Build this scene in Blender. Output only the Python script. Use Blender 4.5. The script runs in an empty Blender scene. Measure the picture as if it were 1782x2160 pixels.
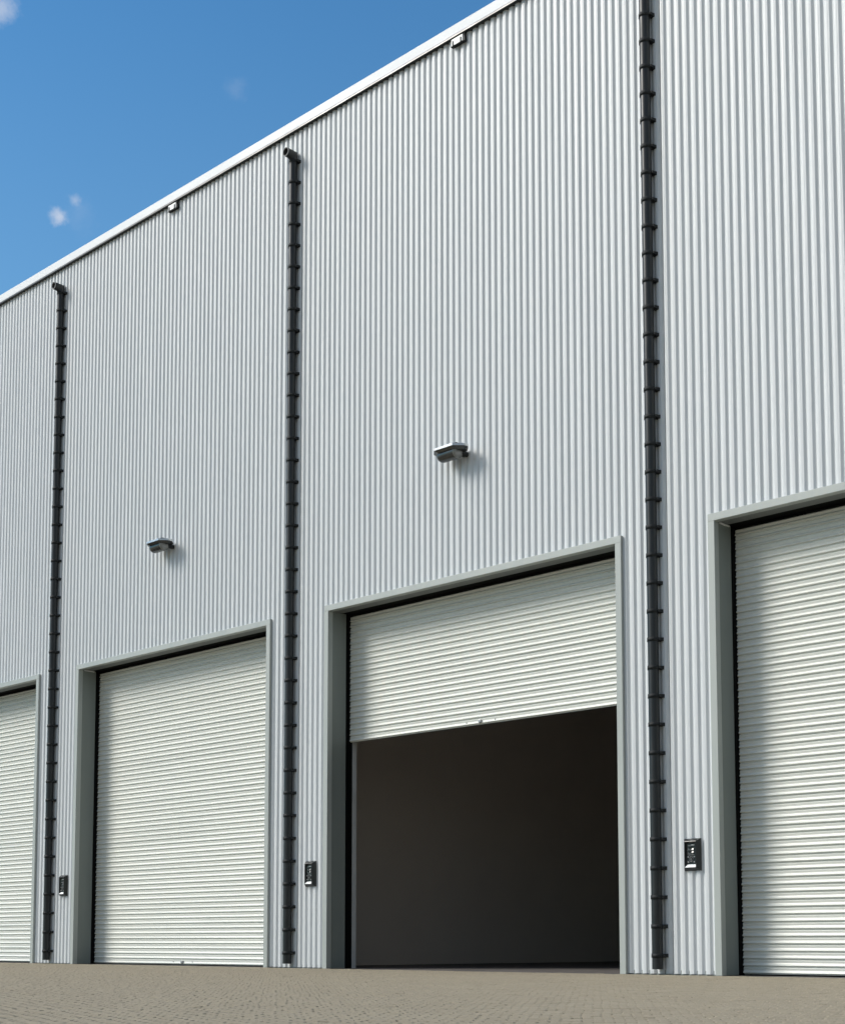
import bpy, bmesh, math, random
from mathutils import Vector
random.seed(7)
S = bpy.context.scene
COL = S.collection
R = math.radians

# ------------------------------------------------------------------ helpers
def tag(o, label=None, cat=None, group=None, kind=None):
    if label: o['label'] = label
    if cat: o['category'] = cat
    if group: o['group'] = group
    if kind: o['kind'] = kind
    return o

def empty(name, loc, label, cat, group=None):
    o = bpy.data.objects.new(name, None)
    o.location = loc
    o.empty_display_size = 0.1
    COL.objects.link(o)
    return tag(o, label, cat, group)

class MB:
    """collects verts / faces and links them as one mesh object"""
    def __init__(s):
        s.v = []; s.f = []; s.sm = []
    def add(s, vs, fs, smooth=False):
        n = len(s.v)
        s.v += [tuple(p) for p in vs]
        for f in fs:
            s.f.append(tuple(i + n for i in f)); s.sm.append(smooth)
    def box(s, x0, x1, y0, y1, z0, z1):
        s.add([(x0,y0,z0),(x1,y0,z0),(x1,y1,z0),(x0,y1,z0),(x0,y0,z1),(x1,y0,z1),(x1,y1,z1),(x0,y1,z1)],
              [(0,3,2,1),(4,5,6,7),(0,1,5,4),(1,2,6,5),(2,3,7,6),(3,0,4,7)])
    def frustum(s, a, b):
        """two quads (lists of four points, same winding) joined by sides and capped"""
        s.add(list(a) + list(b), [(3,2,1,0),(4,5,6,7),(0,1,5,4),(1,2,6,5),(2,3,7,6),(3,0,4,7)])
    def prism(s, poly, z0, z1, cap0=True, cap1=True, poly1=None):
        n = len(poly); q = poly1 or poly
        vs = [(x,y,z0) for x,y in poly] + [(x,y,z1) for x,y in q]
        fs = [(i,(i+1)%n,n+(i+1)%n,n+i) for i in range(n)]
        if cap0: fs.append(tuple(range(n-1,-1,-1)))
        if cap1: fs.append(tuple(range(n,2*n)))
        s.add(vs, fs)
    def tube(s, rings, smooth=True, cap0=True, cap1=True):
        """rings: list of lists of points, same count"""
        n = len(rings[0]); vs = [p for r in rings for p in r]; fs = []
        for k in range(len(rings)-1):
            for i in range(n):
                j = (i+1) % n
                fs.append((k*n+i, k*n+j, (k+1)*n+j, (k+1)*n+i))
        s.add(vs, fs, smooth)
        if cap0: s.add(rings[0], [tuple(range(n-1,-1,-1))])
        if cap1: s.add(rings[-1], [tuple(range(n))])
    def build(s, name, mat, parent=None, loc=(0,0,0), bevel=0):
        me = bpy.data.meshes.new(name)
        me.from_pydata(s.v, [], s.f)
        me.polygons.foreach_set('use_smooth', s.sm)
        bm = bmesh.new(); bm.from_mesh(me)
        bmesh.ops.recalc_face_normals(bm, faces=bm.faces)
        bm.to_mesh(me); bm.free()
        me.materials.append(mat)
        o = bpy.data.objects.new(name, me)
        COL.objects.link(o)
        o.location = loc
        if parent: o.parent = parent
        if bevel:
            m = o.modifiers.new('bevel', 'BEVEL'); m.width = bevel; m.segments = 2
            m.limit_method = 'ANGLE'; m.angle_limit = R(40)
        return o

def circ(cx, cy, z, r, n=20):
    return [(cx + r*math.cos(2*math.pi*i/n), cy + r*math.sin(2*math.pi*i/n), z) for i in range(n)]

def copy_tree(o, parent=None):
    c = o.copy(); COL.objects.link(c)
    if parent: c.parent = parent
    for ch in list(o.children):
        copy_tree(ch, c)
    return c

# ------------------------------------------------------------------ materials
def mat(name, col, rough=0.5, metal=0.0, spec=0.5, vary=0.06, scale=(1,1,1), nscale=3.0, bump=0.0, bscale=60.0, coat=0.0, rvar=0.08):
    m = bpy.data.materials.new(name); m.use_nodes = True
    nt = m.node_tree; N = nt.nodes; L = nt.links
    b = N['Principled BSDF']
    tc = N.new('ShaderNodeTexCoord'); mp = N.new('ShaderNodeMapping'); mp.inputs['Scale'].default_value = scale
    L.new(tc.outputs['Object'], mp.inputs['Vector'])
    no = N.new('ShaderNodeTexNoise'); no.inputs['Scale'].default_value = nscale; no.inputs['Detail'].default_value = 6
    L.new(mp.outputs[0], no.inputs['Vector'])
    r = N.new('ShaderNodeMapRange'); r.inputs['From Min'].default_value = .3; r.inputs['From Max'].default_value = .7
    r.inputs['To Min'].default_value = 1-vary; r.inputs['To Max'].default_value = 1+vary
    L.new(no.outputs[0], r.inputs['Value'])
    mx = N.new('ShaderNodeVectorMath'); mx.operation = 'SCALE'; mx.inputs[0].default_value = col
    L.new(r.outputs[0], mx.inputs['Scale']); L.new(mx.outputs[0], b.inputs['Base Color'])
    rr = N.new('ShaderNodeMapRange'); rr.inputs['From Min'].default_value = .3; rr.inputs['From Max'].default_value = .7
    rr.inputs['To Min'].default_value = max(.02, rough-rvar); rr.inputs['To Max'].default_value = rough+rvar
    L.new(no.outputs[0], rr.inputs['Value']); L.new(rr.outputs[0], b.inputs['Roughness'])
    b.inputs['Metallic'].default_value = metal
    b.inputs['Specular IOR Level'].default_value = spec
    b.inputs['Coat Weight'].default_value = coat
    if bump:
        n2 = N.new('ShaderNodeTexNoise'); n2.inputs['Scale'].default_value = bscale; n2.inputs['Detail'].default_value = 3
        L.new(tc.outputs['Object'], n2.inputs['Vector'])
        bp = N.new('ShaderNodeBump'); bp.inputs['Strength'].default_value = bump; bp.inputs['Distance'].default_value = .01
        L.new(n2.outputs[0], bp.inputs['Height']); L.new(bp.outputs[0], b.inputs['Normal'])
    return m

M_clad   = mat('cladding_paint', (.606,.627,.638), .43, 0, .4, .035, (9,9,.35), 1.0, bump=.05, bscale=2.5)
M_fascia = mat('fascia_paint', (.70,.715,.73), .5, 0, .3, .02, (.4,1,1), 2)
M_frame  = mat('frame_paint', (.37,.395,.375), .45, 0, .5, .04, (3,3,.5), 1.5)
M_frame_shade = mat('frame_paint_shaded', (.205,.228,.214), .42, 0, .5, .05, (3,3,.5), 1.5)  # darker copy of the frame paint, shade of the reveals put into its colour
M_soffit_shade = mat('soffit_shade', (.15,.16,.155), .5, 0, .4, .05)  # shade under the lintel put into a darker base colour
M_shut   = mat('shutter_paint', (.70,.71,.66), .32, 0, .5, .035, (.25,1,12), 1.2)
M_pipe   = mat('pipe_plastic', (.013,.015,.016), .40, 0, .4, .15, (1,1,.6), 4)
M_clip   = mat('clip_plastic', (.010,.012,.013), .6, 0, .3, .1)
M_pipein = mat('pipe_rim', (.2,.2,.2), .5)
M_lampmt = mat('lamp_housing', (.10,.103,.103), .22, .75, .5, .1)
M_lamprm = mat('lamp_rim', (.5,.52,.53), .25, .6, .5, .05)
M_lampgl = mat('lamp_lens', (.19,.195,.185), .22, 0, .6, .1, coat=.3)
M_black  = mat('black_gloss', (.008,.009,.009), .2, 0, .5, .1)
M_black2 = mat('gap_shade_black', (.004,.004,.004), .8, 0, .1, .1)  # black for the strips that stand in for shade in the door gaps
M_blackm = mat('black_frame', (.013,.014,.014), .32, 0, .5, .1)
M_ledge  = mat('steel_trim', (.38,.38,.38), .35, .4)
M_button = mat('button_grey', (.12,.12,.12), .3, .3)
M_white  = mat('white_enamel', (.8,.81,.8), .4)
M_inwall = mat('interior_wall', (.56,.515,.475), .8, 0, .2, .025, nscale=.8)
M_infloor= mat('interior_floor', (.11,.10,.095), .7, 0, .3, .12, nscale=1.5)
M_inpost = mat('galvanised_post', (.55,.56,.56), .45, .3, .5, .08)
M_roof   = mat('roof_sheet', (.45,.46,.47), .5)

# ------------------------------------------------------------------ measurements (metres)
BAY = 6.375
EAVE0, EAVE1 = 12.568, 12.716
JL = lambda k: -8.621 - BAY*k          # inner left edge of door k
DOORS = [0, 1, 2, 3]
OPW, OPH, CAS, FACE = 5.011, 5.068, .086, -.07
XL, XR = -34.0, 0.0
PITCH = BAY/60
SEAMS = [-9.19 - .085, -15.567 - .085, -21.942 - .085]
PHASE = -9.190

W = empty('warehouse', (-17, 0, 0), 'tall pale grey metal warehouse with ribbed walls and white roof edge', 'warehouse')
def part(mb, name, m, parent=None, bevel=0):
    p = parent or W
    off = Vector((0,0,0)); q = p
    while q: off += q.location; q = q.parent
    o = mb.build(name, m, None, (0,0,0), bevel)
    o.parent = p
    o.location = -off
    return o

# ------------------------------------------------------------------ ribbed cladding
CREST, VAL = -.030, -.0035
def rib_points(x0, x1):
    """profile points (x,y) of the sheet between x0 and x1; groove centres at PHASE + k*PITCH"""
    seg = [(-.0345,CREST+.0008),(-.0295,CREST+.0026),(-.0260,CREST+.0055),(-.0115,VAL-.0050),(-.0085,VAL-.0020),(-.0055,VAL-.0004),(.0000,VAL),(.0050,VAL-.0004),(.0080,VAL-.0020),
           (.0110,VAL-.0050),(.0215,CREST+.0062),(.0240,CREST+.0038),(.0280,CREST+.0018),(.0330,CREST+.0007),(.0400,CREST+.0001),
           (.0500,CREST),(.0565,CREST+.0003),(.0592,CREST+.0024),(.0622,CREST+.0005),(.0660,CREST)]
    k0 = math.floor((x0-PHASE)/PITCH)-1; k1 = math.ceil((x1-PHASE)/PITCH)+1
    pts = []
    for k in range(k0, k1+1):
        c = PHASE + k*PITCH
        pts += [(c+a, b) for a, b in seg]
    pts.sort()
    def yat(x):
        for (a, ya), (b, yb) in zip(pts, pts[1:]):
            if a <= x <= b: return ya + (yb-ya)*(x-a)/max(b-a,1e-9)
        return CREST
    out = [(x0, yat(x0))] + [p for p in pts if x0+1e-4 < p[0] < x1-1e-4] + [(x1, yat(x1))]
    return out

def sheet(mb, x0, x1, z0, z1):
    p = rib_points(x0, x1); n = len(p)
    vs = [(x,y,z0) for x,y in p] + [(x,y,z1) for x,y in p]
    mb.add(vs, [(i, i+1, n+i+1, n+i) for i in range(n-1)], True)

panels = [(SEAMS[0], XR, 0), (SEAMS[1], SEAMS[0], 1), (SEAMS[2], SEAMS[1], 2), (XL, SEAMS[2], 3)]
ZB, ZT = .012, EAVE0 + .03
GAPW = .006
for x0, x1, k in panels:
    mb = MB()
    a, b = x0 + GAPW, x1 - GAPW
    if k == 3: a = XL
    jl = JL(k); l = jl - CAS/2; r = jl + OPW + CAS/2
    sheet(mb, a, l, ZB, ZT)
    sheet(mb, l, r, OPH + CAS/2, ZT)
    sheet(mb, r, b, ZB, ZT)
    # folded edges into the seam
    for xe, s in ((a, 1), (b, -1)):
        if xe in (XL, XR - GAPW): continue
        mb.add([(xe,CREST,ZB),(xe,.02,ZB),(xe,.02,ZT),(xe,CREST,ZT)], [(0,1,2,3)])
    part(mb, 'wall_cladding', M_clad)
for sx in SEAMS:
    mb = MB(); mb.box(sx-GAPW-.004, sx+GAPW+.004, .004, .02, ZB, ZT)
    part(mb, 'seam_strip', M_frame_shade)
# base flashing seen as the dark line at the foot of the sheets
edges = [XL]
for k in reversed(DOORS): edges += [JL(k) - CAS, JL(k) + OPW + CAS]
edges.append(XR)
for i in range(0, len(edges), 2):
    mb = MB(); mb.box(edges[i], edges[i+1], -.004, .02, -.01, .05); part(mb, 'base_rail', M_frame_shade)
# roof edge, roof and the other walls
mb = MB(); mb.box(XL, XR, -.0845, -.002, EAVE0-.022, EAVE0-.001)
part(mb, 'eaves_shade_strip', M_blackm)  # black strip standing in for the gap and shadow under the fascia
mb = MB(); mb.box(XL, XR, -.085, .30, EAVE0, EAVE1)
part(mb, 'fascia', M_fascia, bevel=.008)
mb = MB(); mb.add([(XL,.3,12.60),(XR,.3,12.60),(XR,16,12.9),(XL,16,12.9)], [(0,1,2,3)])
part(mb, 'roof', M_roof)
mb = MB()
mb.box(XL-.02, XL+.02, .03, 16, 0, 12.55); mb.box(XR-.02, XR+.02, .03, 16, 0, 12.55); mb.box(XL+.02, XR-.02, 15.96, 16, 0, 12.55)
part(mb, 'side_wall', M_clad)
# interior
mb = MB()
mb.box(XL+.03, XR-.03, 11.0, 11.1, -.02, 6.1)
part(mb, 'interior_wall', M_inwall)
for xw in (-17.0, -9.30):
    mb = MB(); mb.box(xw, xw+.1, .80, 10.99, -.02, 5.99); part(mb, 'interior_wall', M_inwall)
mb = MB(); mb.box(XL+.03, XR-.03, .6, 10.99, 6.0, 6.1); part(mb, 'interior_ceiling', M_inwall)
mb = MB(); mb.box(XL+.03, XR-.03, -.045, 10.99, -.10, -.002)
part(mb, 'interior_floor', M_infloor)

# ------------------------------------------------------------------ doors
SHY = .365
SP = OPH/62
def slat_curtain(x0, x1, z0, z1, y):
    mb = MB()
    prof = [(.00,.0120),(.08,.0120),(.165,-.0110),(.195,-.0140),(.25,-.0140),(.34,-.0085),(.43,-.0025),(.48,.0016),(.53,.0036),(.66,.0012),(.80,-.0024),(.85,-.0032),(.89,-.0010),(.94,.0080),(1.0,.0120)]
    pts = []
    n = max(1, round((z1-z0)/SP)); sp = (z1-z0)/n
    for i in range(n):
        pts += [(z0 + sp*(i+u), y+d) for u, d in prof[:-1]]
    pts.append((z1, y+.012))
    m = len(pts)
    mb.add([(x0,b,a) for a,b in pts] + [(x1,b,a) for a,b in pts], [(i,i+1,m+i+1,m+i) for i in range(m-1)])
    # back face so that the curtain has thickness
    mb.add([(x0,y+.016,z0),(x1,y+.016,z0),(x1,y+.016,z1),(x0,y+.016,z1)], [(0,1,2,3)])
    mb.add([(x0,y+.012,z0),(x1,y+.012,z0),(x1,y+.016,z0),(x0,y+.016,z0)], [(0,1,2,3)])
    return mb

dl = {0: 'closed roller shutter behind the door frame at the right edge',
      1: 'half raised roller shutter over the dark open doorway',
      2: 'fully closed roller shutter in the middle of the wall left of the open doorway',
      3: 'closed roller shutter cut by the left edge of the photo'}
for k in DOORS:
    x0 = JL(k); x1 = x0 + OPW
    fr = MB()
    fr.box(x0-CAS, x0, FACE, .02, 0, OPH)
    fr.box(x1, x1+CAS, FACE, .02, 0, OPH)
    fr.box(x0-CAS, x1+CAS, FACE, .02, OPH, OPH+CAS)
    f = part(fr, 'door_frame', M_frame, bevel=.004)
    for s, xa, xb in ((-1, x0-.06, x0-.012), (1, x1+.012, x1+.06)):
        mb = MB(); mb.box(xa, xb, .021, .295, 0, OPH+.01); part(mb, 'jamb_lining', M_frame_shade, f, bevel=.004)
    mb = MB(); mb.box(x0-.011, x1+.011, .021, .213, OPH+.010, OPH+.06); part(mb, 'lintel_lining', M_soffit_shade, f)
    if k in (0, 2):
        mb = MB(); mb.box(x0-.0115, x0+.006, .05, .25, OPH-.008, OPH+.004); part(mb, 'light_sliver', M_white, f)  # white strip imitating a sliver of leaked light at the jamb top
    for xa, xb in ((x0-.05, x0-.003), (x1+.003, x1+.05)):
        mb = MB(); mb.box(xa, xb, .2965, .415 if k == 1 else SHY+.03, 0, OPH); part(mb, 'side_gap_shade', M_black2, f)  # added black strips stand in for the dark gap beside the shutter
    mb = MB(); mb.box(x0-.05, x1+.05, .2145, SHY+.03, OPH+.012, OPH+.05); part(mb, 'top_gap_shade', M_black2, f)  # added black strip stands in for the dark gap above the shutter
    zb = 3.222 if k == 1 else .014
    top = 5.048
    sh = part(slat_curtain(x0+.004, x1-.004, zb, top, SHY), 'roller_shutter', M_shut)
    sh['label'] = dl[k]
    xc = (x0+x1)/2
    lk = MB(); lk.box(xc-.02, xc+.02, SHY-.035, SHY-.002, zb+.018, zb+.058); part(lk, 'shutter_lock', M_ledge, sh, bevel=.006)
    for d in (-.25, .25):
        b = MB(); b.tube([[(xc+d+.008*math.cos(t*math.pi/4), yy, zb+.040+.008*math.sin(t*math.pi/4)) for t in range(8)] for yy in (SHY-.008, SHY-.001)])
        part(b, 'screw', M_lampmt, sh)
    for xa, xb in ((x0-.075, x0), (x1, x1+.075)):
        mb = MB(); mb.box(xa, xb, .416, .497, 0, 5.0); part(mb, 'guide_post', M_inpost, sh)
    mb = MB(); mb.box(x0-.1, x1+.1, .43, .75, 5.06, 5.45); part(mb, 'roll_housing', M_blackm, sh)

# ------------------------------------------------------------------ downpipes
PR, PY = .062, -.097
AX = 12.150
def make_pipe(loc, label):
    root = empty('downpipe', loc, label, 'downpipe', 'downpipes on the ribbed wall')
    mb = MB()
    n = 24
    rings = [circ(0, 0, .062, PR, n), circ(0, 0, AX-.10, PR, n)]
    mb.tube(rings, cap1=False)
    mb.build('pipe', M_pipe, root)
    # elbow turning straight out from the wall
    mb = MB(); q = PR + .003
    low = circ(0, 0, AX-.14, q, n)
    mitre = [(q*math.cos(2*math.pi*i/n), q*math.sin(2*math.pi*i/n), AX + q*math.sin(2*math.pi*i/n)) for i in range(n)]
    def hor(y, r): return [(r*math.cos(2*math.pi*i/n), y, AX + r*math.sin(2*math.pi*i/n)) for i in range(n)]
    soft = [(x, y - max(0, -y/q)*.022, z - max(0, -y/q)*.004) for x, y, z in mitre]
    vert = [(x, y, z - max(0, -y/q)*.026) for x, y, z in mitre]
    mb.tube([low, vert], cap1=False); mb.tube([vert, soft], cap0=False, cap1=False)
    mb.tube([soft, hor(-.148, q)], cap0=False, cap1=False)
    mb.tube([hor(-.148, q), hor(-.148, PR-.006), hor(-.06, PR-.006)], cap0=False, cap1=True)
    # back corner of the mitre
    e = mb.build('elbow', M_pipe, root)
    mb = MB(); mb.tube([hor(-.142, PR+.0055), hor(-.152, PR+.0055), hor(-.152, PR-.007), hor(-.142, PR-.007)], cap0=False, cap1=False)
    mb.build('rim', M_pipein, e)
    # clips
    cl = MB()
    cl.tube([circ(0,0,-.002,PR+.001,n), circ(0,0,-.002,PR+.007,n), circ(0,0,.044,PR+.007,n), circ(0,0,.044,PR+.001,n)], cap0=False, cap1=False)
    cl.frustum([(.050,-.006,.010),(.088,-.006,.010),(.088,-.006,.036),(.050,-.006,.036)],
               [(.046,.075,.000),(.100,.075,.000),(.100,.075,.044),(.046,.075,.044)])
    first = cl.build('pipe_clip', M_clip, root, (0,0,.214-.02))
    for i in range(1, 37):
        c = first.copy(); COL.objects.link(c); c.parent = root; c.location = (0, 0, .194 + .3286*i)
    return root
p0 = make_pipe((-9.442, PY, 0), 'dark grey downpipe right of the half open doorway, its top out of the picture')
p1 = copy_tree(p0); p1.location = (-15.799, PY, 0); p1['label'] = 'dark grey downpipe with open elbow between the closed shutter and the half open doorway'
p2 = copy_tree(p0); p2.location = (-22.163, PY, 0); p2['label'] = 'smallest dark grey downpipe with open elbow, near the left edge of the wall'

# ------------------------------------------------------------------ wall lamps
def octo(w, d0, d1, c, ins=0):
    a, y0, y1 = w-ins, d0+ins, d1-ins
    return [(-a+c,y0),(a-c,y0),(a,y0+c),(a,y1-c),(a-c,y1),(-a+c,y1),(-a,y1-c),(-a,y0+c)]
def make_lamp(loc, label):
    root = empty('wall_lamp', loc, label, 'wall lamp', 'lamps above the shutters')
    o0 = octo(.27, -.33, -.03, .11)
    mb = MB()
    mb.prism(octo(.27,-.33,-.03,.11,.035), -.030, 0.0, poly1=o0, cap1=False)
    mb.prism(octo(.27,-.33,-.03,.11,.06), .034, .060, poly1=octo(.27,-.33,-.03,.11,.11), cap0=False)
    mb.build('hood', M_lampmt, root)
    mb = MB(); mb.prism(o0, 0.0, .030, cap0=False, cap1=False); mb.prism(o0, .030, .036, poly1=octo(.27,-.33,-.03,.11,.06), cap0=False, cap1=False)
    mb.build('rim', M_lamprm, root)
    mb = MB(); n = 24
    cy, cz, r = -.185, -.040, .092
    def rg(x, q): return [(x, cy + q*math.cos(2*math.pi*i/n), cz + q*math.sin(2*math.pi*i/n)) for i in range(n)]
    mb.tube([rg(-.205,.02), rg(-.200,.045), rg(-.185,.07), rg(-.160,.084), rg(-.13,r), rg(.11,r)], cap1=False)
    b = mb.build('lamp_body', M_lampmt, root)
    mb = MB(); mb.tube([rg(.11,r), rg(.128,r*.985), rg(.140,r*.9), rg(.146,r*.6), rg(.149,r*.1)], cap0=False)
    mb.build('lens', M_lampgl, b)
    mb = MB(); mb.box(.06, .15, -.12, .025, -.062, -.015)
    mb.build('wall_arm', M_clip, root, bevel=.004)
    return root
l0 = make_lamp((-12.490, -.028, 6.768), 'grey octagonal wall lamp above the half open doorway')
l1 = copy_tree(l0); l1.location = (-12.490-BAY, -.028, 6.768); l1['label'] = 'grey octagonal wall lamp above the fully closed shutter'

# ------------------------------------------------------------------ floodlights under the eave
def make_flood(loc, label):
    root = empty('floodlight', loc, label, 'floodlight', 'small floodlights under the roof edge')
    mb = MB(); mb.box(-.118, .096, -.058, 0, -.022, -.013); mb.build('tray', M_clip, root, bevel=.002)
    mb = MB(); mb.box(-.112, .092, -.050, -.004, -.012, .084); mb.build('housing', M_white, root, bevel=.004)
    for x in (-.080, .062):
        mb = MB(); mb.box(x-.007, x+.007, -.060, -.051, -.012, .052); mb.build('strap', M_clip, root)
    mb = MB(); mb.frustum([(.102,-.05,-.018),(.134,-.05,-.018),(.134,0,-.018),(.102,0,-.018)], [(.106,-.045,.06),(.122,-.045,.06),(.122,-.01,.06),(.106,-.01,.06)])
    mb.tube([[(.115+q*math.cos(2*math.pi*i/12), -.03+q*math.sin(2*math.pi*i/12), z) for i in range(12)] for q, z in ((.004,.058),(.016,.065),(.020,.078),(.014,.092),(.003,.097))])
    mb.build('bracket', M_clip, root)
    return root
f0 = make_flood((-12.475, -.030, 12.440), 'small white floodlight under the white roof edge, above the half open doorway')
f1 = copy_tree(f0); f1.location = (-12.475-BAY, -.030, 12.440); f1['label'] = 'small white floodlight under the white roof edge, between the two left downpipes'

# ------------------------------------------------------------------ keypads
def make_keypad(loc, label):
    root = empty('keypad', loc, label, 'keypad', 'door keypads on the wall')
    w, h, d = .078, .150, -.055         # half front width, half front height, front depth
    def quad(a, b, y): return [(-a,y,-b),(a,y,-b),(a,y,b),(-a,y,b)]
    rings = [quad(w+.032,h+.032,.004), quad(w+.028,h+.028,-.008), quad(w,h,d), quad(w-.006,h-.006,d-.002), [(-w+.020,d+.030,-h+.040),(w-.020,d+.030,-h+.040),(w-.020,d+.030,h-.026),(-w+.020,d+.030,h-.026)]]
    mb = MB()
    for a, b in zip(rings, rings[1:]):
        mb.add(a + b, [(0,1,5,4),(1,2,6,5),(2,3,7,6),(3,0,4,7)])
    mb.build('frame', M_blackm, root)
    mb = MB(); mb.add([(-w+.003,d-.0035,-h+.006),(w-.007,d-.0035,-h+.006),(w-.022,d+.0265,-h+.0395),(-w+.024,d+.0265,-h+.0395)], [(0,1,2,3)])
    mb.build('sill_highlight', M_white, root)  # lower bevel painted white to imitate sun falling on it
    mb = MB(); mb.box(-w+.022, w-.022, d+.028, 0.0, -h+.026, h-.026)
    pn = mb.build('panel', M_black, root)
    y = d+.028
    def plate(x0, x1, z0, z1, t, name, m, par, ins=.003):
        mb = MB(); mb.frustum([(x0,y,z0),(x1,y,z0),(x1,y,z1),(x0,y,z1)], [(x0+ins,y-t,z0+ins),(x1-ins,y-t,z0+ins),(x1-ins,y-t,z1-ins),(x0+ins,y-t,z1-ins)])
        return mb.build(name, m, par)
    def disc(cx, cz, r, t0, t1, hole=0):
        mb = MB(); rr = lambda q, yy: [(cx+q*math.cos(2*math.pi*i/18), yy, cz+q*math.sin(2*math.pi*i/18)) for i in range(18)]
        if hole: mb.tube([rr(r, y-t0), rr(r-.002, y-t1), rr(hole+.002, y-t1), rr(hole, y-t0)], cap0=False, cap1=False)
        else: mb.tube([rr(r, y-t0), rr(r*.9, y-t1)], cap0=False)
        return mb
    pl = plate(-.050, -.008, .006, .108, .005, 'dial_plate', M_button, pn)
    for z in (.082, .036):
        disc(-.028, z, .015, .0052, .016).build('knob', M_black, pn)
    plate(-.004, .046, .098, .112, .014, 'display', M_ledge, pn)
    for z in (.060, .028):
        mb = MB(); mb.frustum([(.004,y,z-.014),(.036,y,z-.014),(.036,y,z+.012),(.004,y,z+.012)], [(.008,y-.014,z-.010),(.032,y-.014,z-.010),(.030,y-.005,z+.010),(.010,y-.005,z+.010)])
        mb.build('switch', M_button, pn)
    disc(-.002, -.052, .030, .0, .010, .021).build('dial_ring', M_button, pn)
    disc(-.002, -.052, .013, .0, .012).build('button', M_button, pn)
    for x in (-.042, .038):
        for z in (-.026, -.082):
            plate(x-.009, x+.009, z-.008, z+.008, .010, 'button', M_ledge, pn)
    plate(-.044, .040, -.012, .000, .008, 'bar', M_button, pn)
    return root
KX = -8.995
k0 = make_keypad((KX, -.030, 1.340), 'largest black framed keypad, between the right downpipe and the right door frame')
k1 = copy_tree(k0); k1.location = (KX-BAY, -.030, 1.335); k1['label'] = 'black framed keypad on the wall just left of the half open doorway'
k2 = copy_tree(k0); k2.location = (KX-2*BAY, -.030, 1.340); k2['label'] = 'black framed keypad beside the leftmost downpipe'

# ------------------------------------------------------------------ ground
def paver_mat(name, geo):
    m = bpy.data.materials.new(name); m.use_nodes = True
    nt = m.node_tree; N = nt.nodes; L = nt.links; b = N['Principled BSDF']
    tc = N.new('ShaderNodeTexCoord')
    ramp = N.new('ShaderNodeValToRGB')
    e = ramp.color_ramp.elements
    e[0].position = 0; e[0].color = (.250,.213,.152,1); e[1].position = 1; e[1].color = (.322,.281,.205,1)
    x = e.new(.5); x.color = (.288,.248,.180,1)
    no = N.new('ShaderNodeTexNoise'); no.inputs['Scale'].default_value = 1.3; no.inputs['Detail'].default_value = 8; no.inputs['Roughness'].default_value = .65
    L.new(tc.outputs['Object'], no.inputs['Vector'])
    if geo:
        at = N.new('ShaderNodeAttribute'); at.attribute_name = 'tone'
        mx = N.new('ShaderNodeMix'); mx.inputs['Factor'].default_value = .22
        L.new(no.outputs[0], mx.inputs['A']); L.new(at.outputs['Fac'], mx.inputs['B'])
        L.new(mx.outputs['Result'], ramp.inputs[0])
    else:
        L.new(no.outputs[0], ramp.inputs[0])
    fine = N.new('ShaderNodeTexNoise'); fine.inputs['Scale'].default_value = 90; fine.inputs['Detail'].default_value = 4
    L.new(tc.outputs['Object'], fine.inputs['Vector'])
    mr = N.new('ShaderNodeMapRange'); mr.inputs['From Min'].default_value=.3; mr.inputs['From Max'].default_value=.7; mr.inputs['To Min'].default_value = .88; mr.inputs['To Max'].default_value = 1.10
    L.new(fine.outputs[0], mr.inputs['Value'])
    sc = N.new('ShaderNodeVectorMath'); sc.operation = 'SCALE'
    L.new(ramp.outputs[0], sc.inputs[0]); L.new(mr.outputs[0], sc.inputs['Scale']); L.new(sc.outputs[0], b.inputs['Base Color'])
    b.inputs['Roughness'].default_value = .85; b.inputs['Specular IOR Level'].default_value = .3
    bp = N.new('ShaderNodeBump'); bp.inputs['Strength'].default_value = .5; bp.inputs['Distance'].default_value = .006
    L.new(fine.outputs[0], bp.inputs['Height']); L.new(bp.outputs[0], b.inputs['Normal'])
    return m
M_paver = paver_mat('paver_stone', True)
M_sand = mat('joint_sand', (.09,.08,.06), .95, 0, .2, .2, nscale=20)
M_yard = paver_mat('yard_stone', False)

PX0, PX1, PY0, PY1 = -27.0, -.6, -12.2, -.055
vs, fs, tone = [], [], []
def paver(cx, cy, ca, sa, hl, hw):
    t = random.random(); z = random.gauss(0, .0011); tx = random.gauss(0, .004); ty = random.gauss(0, .007)
    n = len(vs); ch = .006; g = .0028
    def put(a, b, base, jit=.0):
        a += random.uniform(-jit, jit); b += random.uniform(-jit, jit)
        vs.append((cx + a*ca - b*sa, cy + a*sa + b*ca, base + z + tx*a + ty*b))
    a1, b1 = hl-g, hw-g
    cs = ((-1,-1),(1,-1),(1,1),(-1,1))
    for p, q in cs: put(p*(a1-ch), q*(b1-ch), 0, .0015)
    for p, q in cs: put(p*a1, q*b1, -.004, .0008)
    for p, q in cs: put(p*a1, q*b1, -.03)
    fs.append((n,n+1,n+2,n+3))
    for i in range(4):
        fs.append((n+4+i, n+4+(i+1)%4, n+(i+1)%4, n+i)); fs.append((n+8+i, n+8+(i+1)%4, n+4+(i+1)%4, n+4+i))
    tone.extend([t]*12)
def wanted(x, y):
    return not (x < -3.2 - (y+13.75)*2.6 - 5 or x > PX1 or x < PX0 or y < PY0)
PA = R(37); CA, SA = math.cos(PA), math.sin(PA)
PL, PW = .100, .075
iu0, iu1 = int(-40/PL), int(10/PL)
for r in range(int(-14/PW), int(26/PW)):
    for q in range(iu0, iu1):
        u = (q + .5*(r % 2) + .05*math.sin(r*12.9898))*PL; v = r*PW
        x, y = u*CA - v*SA, u*SA + v*CA
        if y > -.285 - .08 or not wanted(x, y): continue
        paver(x, y, CA, SA, PL/2, PW/2)
x = PX0
while x < PX1:
    paver(x+.05, -.155, 1, 0, .05, .10); x += .10
me = bpy.data.meshes.new('paving')
me.from_pydata(vs, [], fs)
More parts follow.
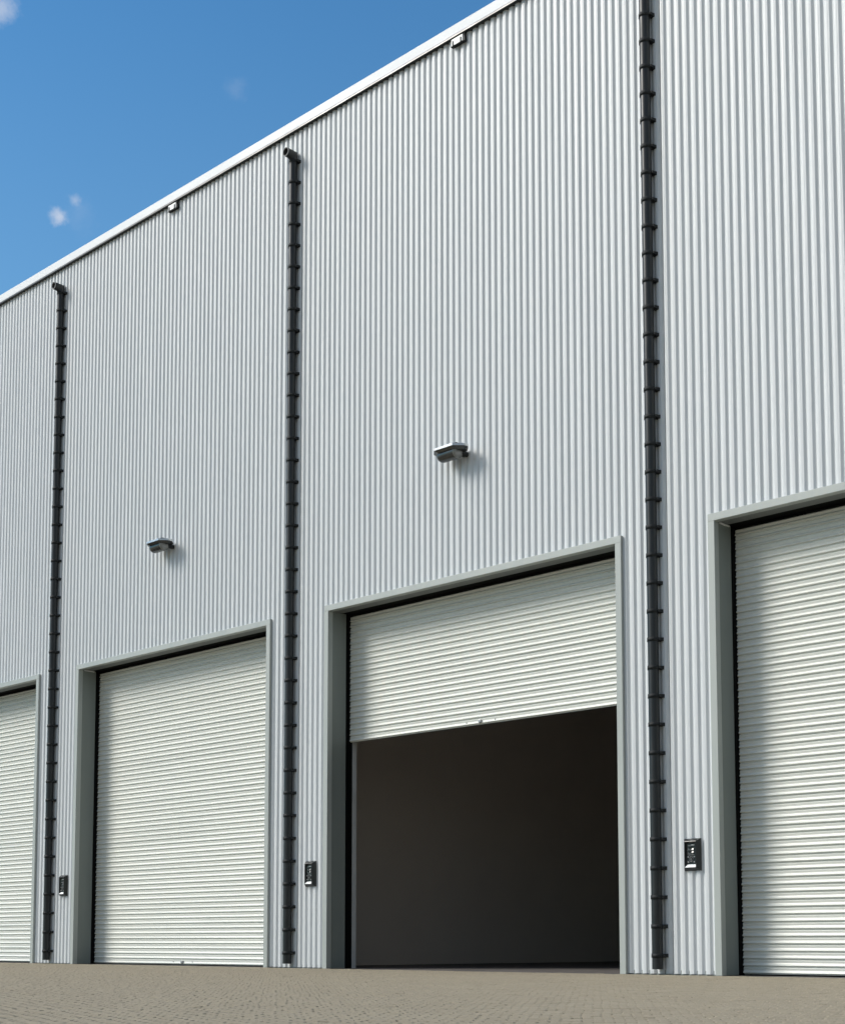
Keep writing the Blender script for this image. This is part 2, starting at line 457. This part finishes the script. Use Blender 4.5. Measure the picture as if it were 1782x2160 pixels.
at = me.attributes.new('tone', 'FLOAT', 'POINT'); at.data.foreach_set('value', tone)
me.materials.append(M_paver)
pv = bpy.data.objects.new('paving', me); COL.objects.link(pv); pv['kind'] = 'structure'
mb = MB(); mb.add([(PX0-9,PY0-1,-.011),(PX1+4,PY0-1,-.011),(PX1+4,PY1,-.011),(PX0-9,PY1,-.011)], [(0,1,2,3)])
o = mb.build('paving_bed', M_sand); o['kind'] = 'structure'
mb = MB(); mb.add([(-1500,-1500,-.10),(1500,-1500,-.10),(1500,1500,-.10),(-1500,1500,-.10)], [(0,1,2,3)])
g = mb.build('ground', M_yard); g['kind'] = 'structure'

# ------------------------------------------------------------------ light, sky
SUN_EL, SUN_AZ = R(38), R(225)        # azimuth clockwise from +Y
sd = Vector((math.sin(SUN_AZ)*math.cos(SUN_EL), math.cos(SUN_AZ)*math.cos(SUN_EL), math.sin(SUN_EL)))
ld = bpy.data.lights.new('sun', 'SUN'); ld.energy = 2.6; ld.angle = R(19); ld.color = (1.0, .96, .89)
lo = bpy.data.objects.new('sun', ld); COL.objects.link(lo)
lo.rotation_euler = sd.to_track_quat('Z', 'Y').to_euler(); lo.location = (-20,-30,40)

w = bpy.data.worlds.new('World'); S.world = w; w.use_nodes = True
N = w.node_tree.nodes; L = w.node_tree.links; bg = N['Background']
sky = N.new('ShaderNodeTexSky'); sky.sky_type = 'NISHITA'; sky.sun_disc = False
sky.sun_elevation = SUN_EL; sky.sun_rotation = SUN_AZ; sky.altitude = 300; sky.air_density = 1.6; sky.dust_density = 0.0; sky.ozone_density = 10.0
tc = N.new('ShaderNodeTexCoord')
tn = N.new('ShaderNodeVectorMath'); tn.operation = 'MULTIPLY'; tn.inputs[1].default_value = (.65,.955,.97)
L.new(sky.outputs[0], tn.inputs[0]); col = tn.outputs[0]
def vm(op, a, b=None):
    n = N.new('ShaderNodeVectorMath'); n.operation = op
    L.new(a, n.inputs[0])
    if b is not None: n.inputs[1].default_value = b
    return n.outputs['Value']
def mr(v, a, b, c=0.0, d=1.0):
    n = N.new('ShaderNodeMapRange'); n.interpolation_type = 'SMOOTHSTEP'
    n.inputs['From Min'].default_value = a; n.inputs['From Max'].default_value = b; n.inputs['To Min'].default_value = c; n.inputs['To Max'].default_value = d
    L.new(v, n.inputs['Value']); return n.outputs[0]
def ma(op, a, b):
    n = N.new('ShaderNodeMath'); n.operation = op; L.new(a, n.inputs[0])
    if isinstance(b, float): n.inputs[1].default_value = b
    else: L.new(b, n.inputs[1])
    return n.outputs[0]
def mixc(f, a, rgb):
    n = N.new('ShaderNodeMix'); n.data_type = 'RGBA'; L.new(f, n.inputs['Factor']); L.new(a, n.inputs['A']); n.inputs['B'].default_value = (*rgb, 1)
    return n.outputs['Result']
dirv = tc.outputs['Generated']
sep = N.new('ShaderNodeSeparateXYZ'); L.new(dirv, sep.inputs[0])
# added out-of-view white cloud behind the camera, for neutral fill light
# thin haze low in the sky
col = mixc(ma('MULTIPLY', mr(sep.outputs['Z'], .36, .60, 1.0, 0.0), .16), col, (2.6,4.2,5.6))
big = N.new('ShaderNodeTexNoise'); big.inputs['Scale'].default_value = 3.5; big.inputs['Detail'].default_value = 8; big.inputs['Roughness'].default_value = .55
L.new(dirv, big.inputs['Vector'])
back = mr(vm('DOT_PRODUCT', dirv, (.70,-.70,.12)), -.05, .45)
cover = ma('MULTIPLY', back, mr(big.outputs[0], .36, .60))
col = mixc(ma('MULTIPLY', cover, .85), col, (4.0,3.75,3.35))
# added out-of-view bright patch around the sun, stretched upright to soften shadows
side = ma('ABSOLUTE', vm('DOT_PRODUCT', dirv, (.7071,-.7071,0)), 0.0)
glow = ma('MULTIPLY', mr(side, .06, .30, 1.0, 0.0), mr(vm('DOT_PRODUCT', dirv, (-.7071,-.7071,0)), .10, .30))
glow = ma('MULTIPLY', glow, mr(sep.outputs['Z'], .22, .50))
glow = ma('MULTIPLY', glow, mr(sep.outputs['Z'], .80, .97, 1.0, 0.0))
col = mixc(glow, col, (46,44,40.5))
# a few small fair-weather clouds, placed by direction in the sky
CLOUDS = [((-.7335,.4075,.5460),.011,.55),((-.7613,.4665,.4503),.0062,.75),((-.7522,.4724,.4593),.004,.35),((-.7545,.4760,.4520),.012,.07),((-.6677,.5311,.5215),.008,.09)]
nz = N.new('ShaderNodeTexNoise'); nz.inputs['Scale'].default_value = 110; nz.inputs['Detail'].default_value = 7; nz.inputs['Roughness'].default_value = .6
L.new(tc.outputs['Generated'], nz.inputs['Vector'])
for d, size, amt in CLOUDS:
    v = Vector(d).normalized()
    ds = N.new('ShaderNodeVectorMath'); ds.operation = 'DISTANCE'; ds.inputs[1].default_value = v
    L.new(tc.outputs['Generated'], ds.inputs[0])
    a = N.new('ShaderNodeMapRange'); a.inputs['From Min'].default_value = 0; a.inputs['From Max'].default_value = size*1.8
    a.inputs['To Min'].default_value = .55; a.inputs['To Max'].default_value = -.35
    L.new(ds.outputs['Value'], a.inputs['Value'])
    b = N.new('ShaderNodeMath'); b.operation = 'ADD'; L.new(a.outputs[0], b.inputs[0]); L.new(nz.outputs[0], b.inputs[1])
    c = N.new('ShaderNodeMapRange'); c.interpolation_type = 'SMOOTHSTEP'; c.inputs['From Min'].default_value = .45; c.inputs['From Max'].default_value = 1.15
    c.inputs['To Max'].default_value = amt
    L.new(b.outputs[0], c.inputs['Value'])
    mx = N.new('ShaderNodeMix'); mx.data_type = 'RGBA'
    L.new(c.outputs[0], mx.inputs['Factor']); L.new(col, mx.inputs['A']); mx.inputs['B'].default_value = (4.6,5.0,5.8,1)
    col = mx.outputs['Result']
L.new(col, bg.inputs['Color']); bg.inputs['Strength'].default_value = .14

# ------------------------------------------------------------------ camera
cd = bpy.data.cameras.new('camera'); cam = bpy.data.objects.new('camera', cd); COL.objects.link(cam)
a, th = R(133.98686), R(4.95584)
F = Vector((math.cos(a)*math.cos(th), math.sin(a)*math.cos(th), math.sin(th)))
cam.location = (0, -13.75, .36068)
cam.rotation_euler = F.to_track_quat('-Z', 'Y').to_euler()
cd.sensor_width = 36; cd.lens = 36*3050/2160
cd.shift_x = (891-883.31)/2160; cd.shift_y = (1724.01-1080)/2160
cd.clip_start = .05; cd.clip_end = 4000
S.camera = cam
S.view_settings.view_transform = 'Standard'; S.view_settings.look = 'None'
S.view_settings.exposure = 0.0; S.view_settings.gamma = 1.0
S.render.engine = 'CYCLES'
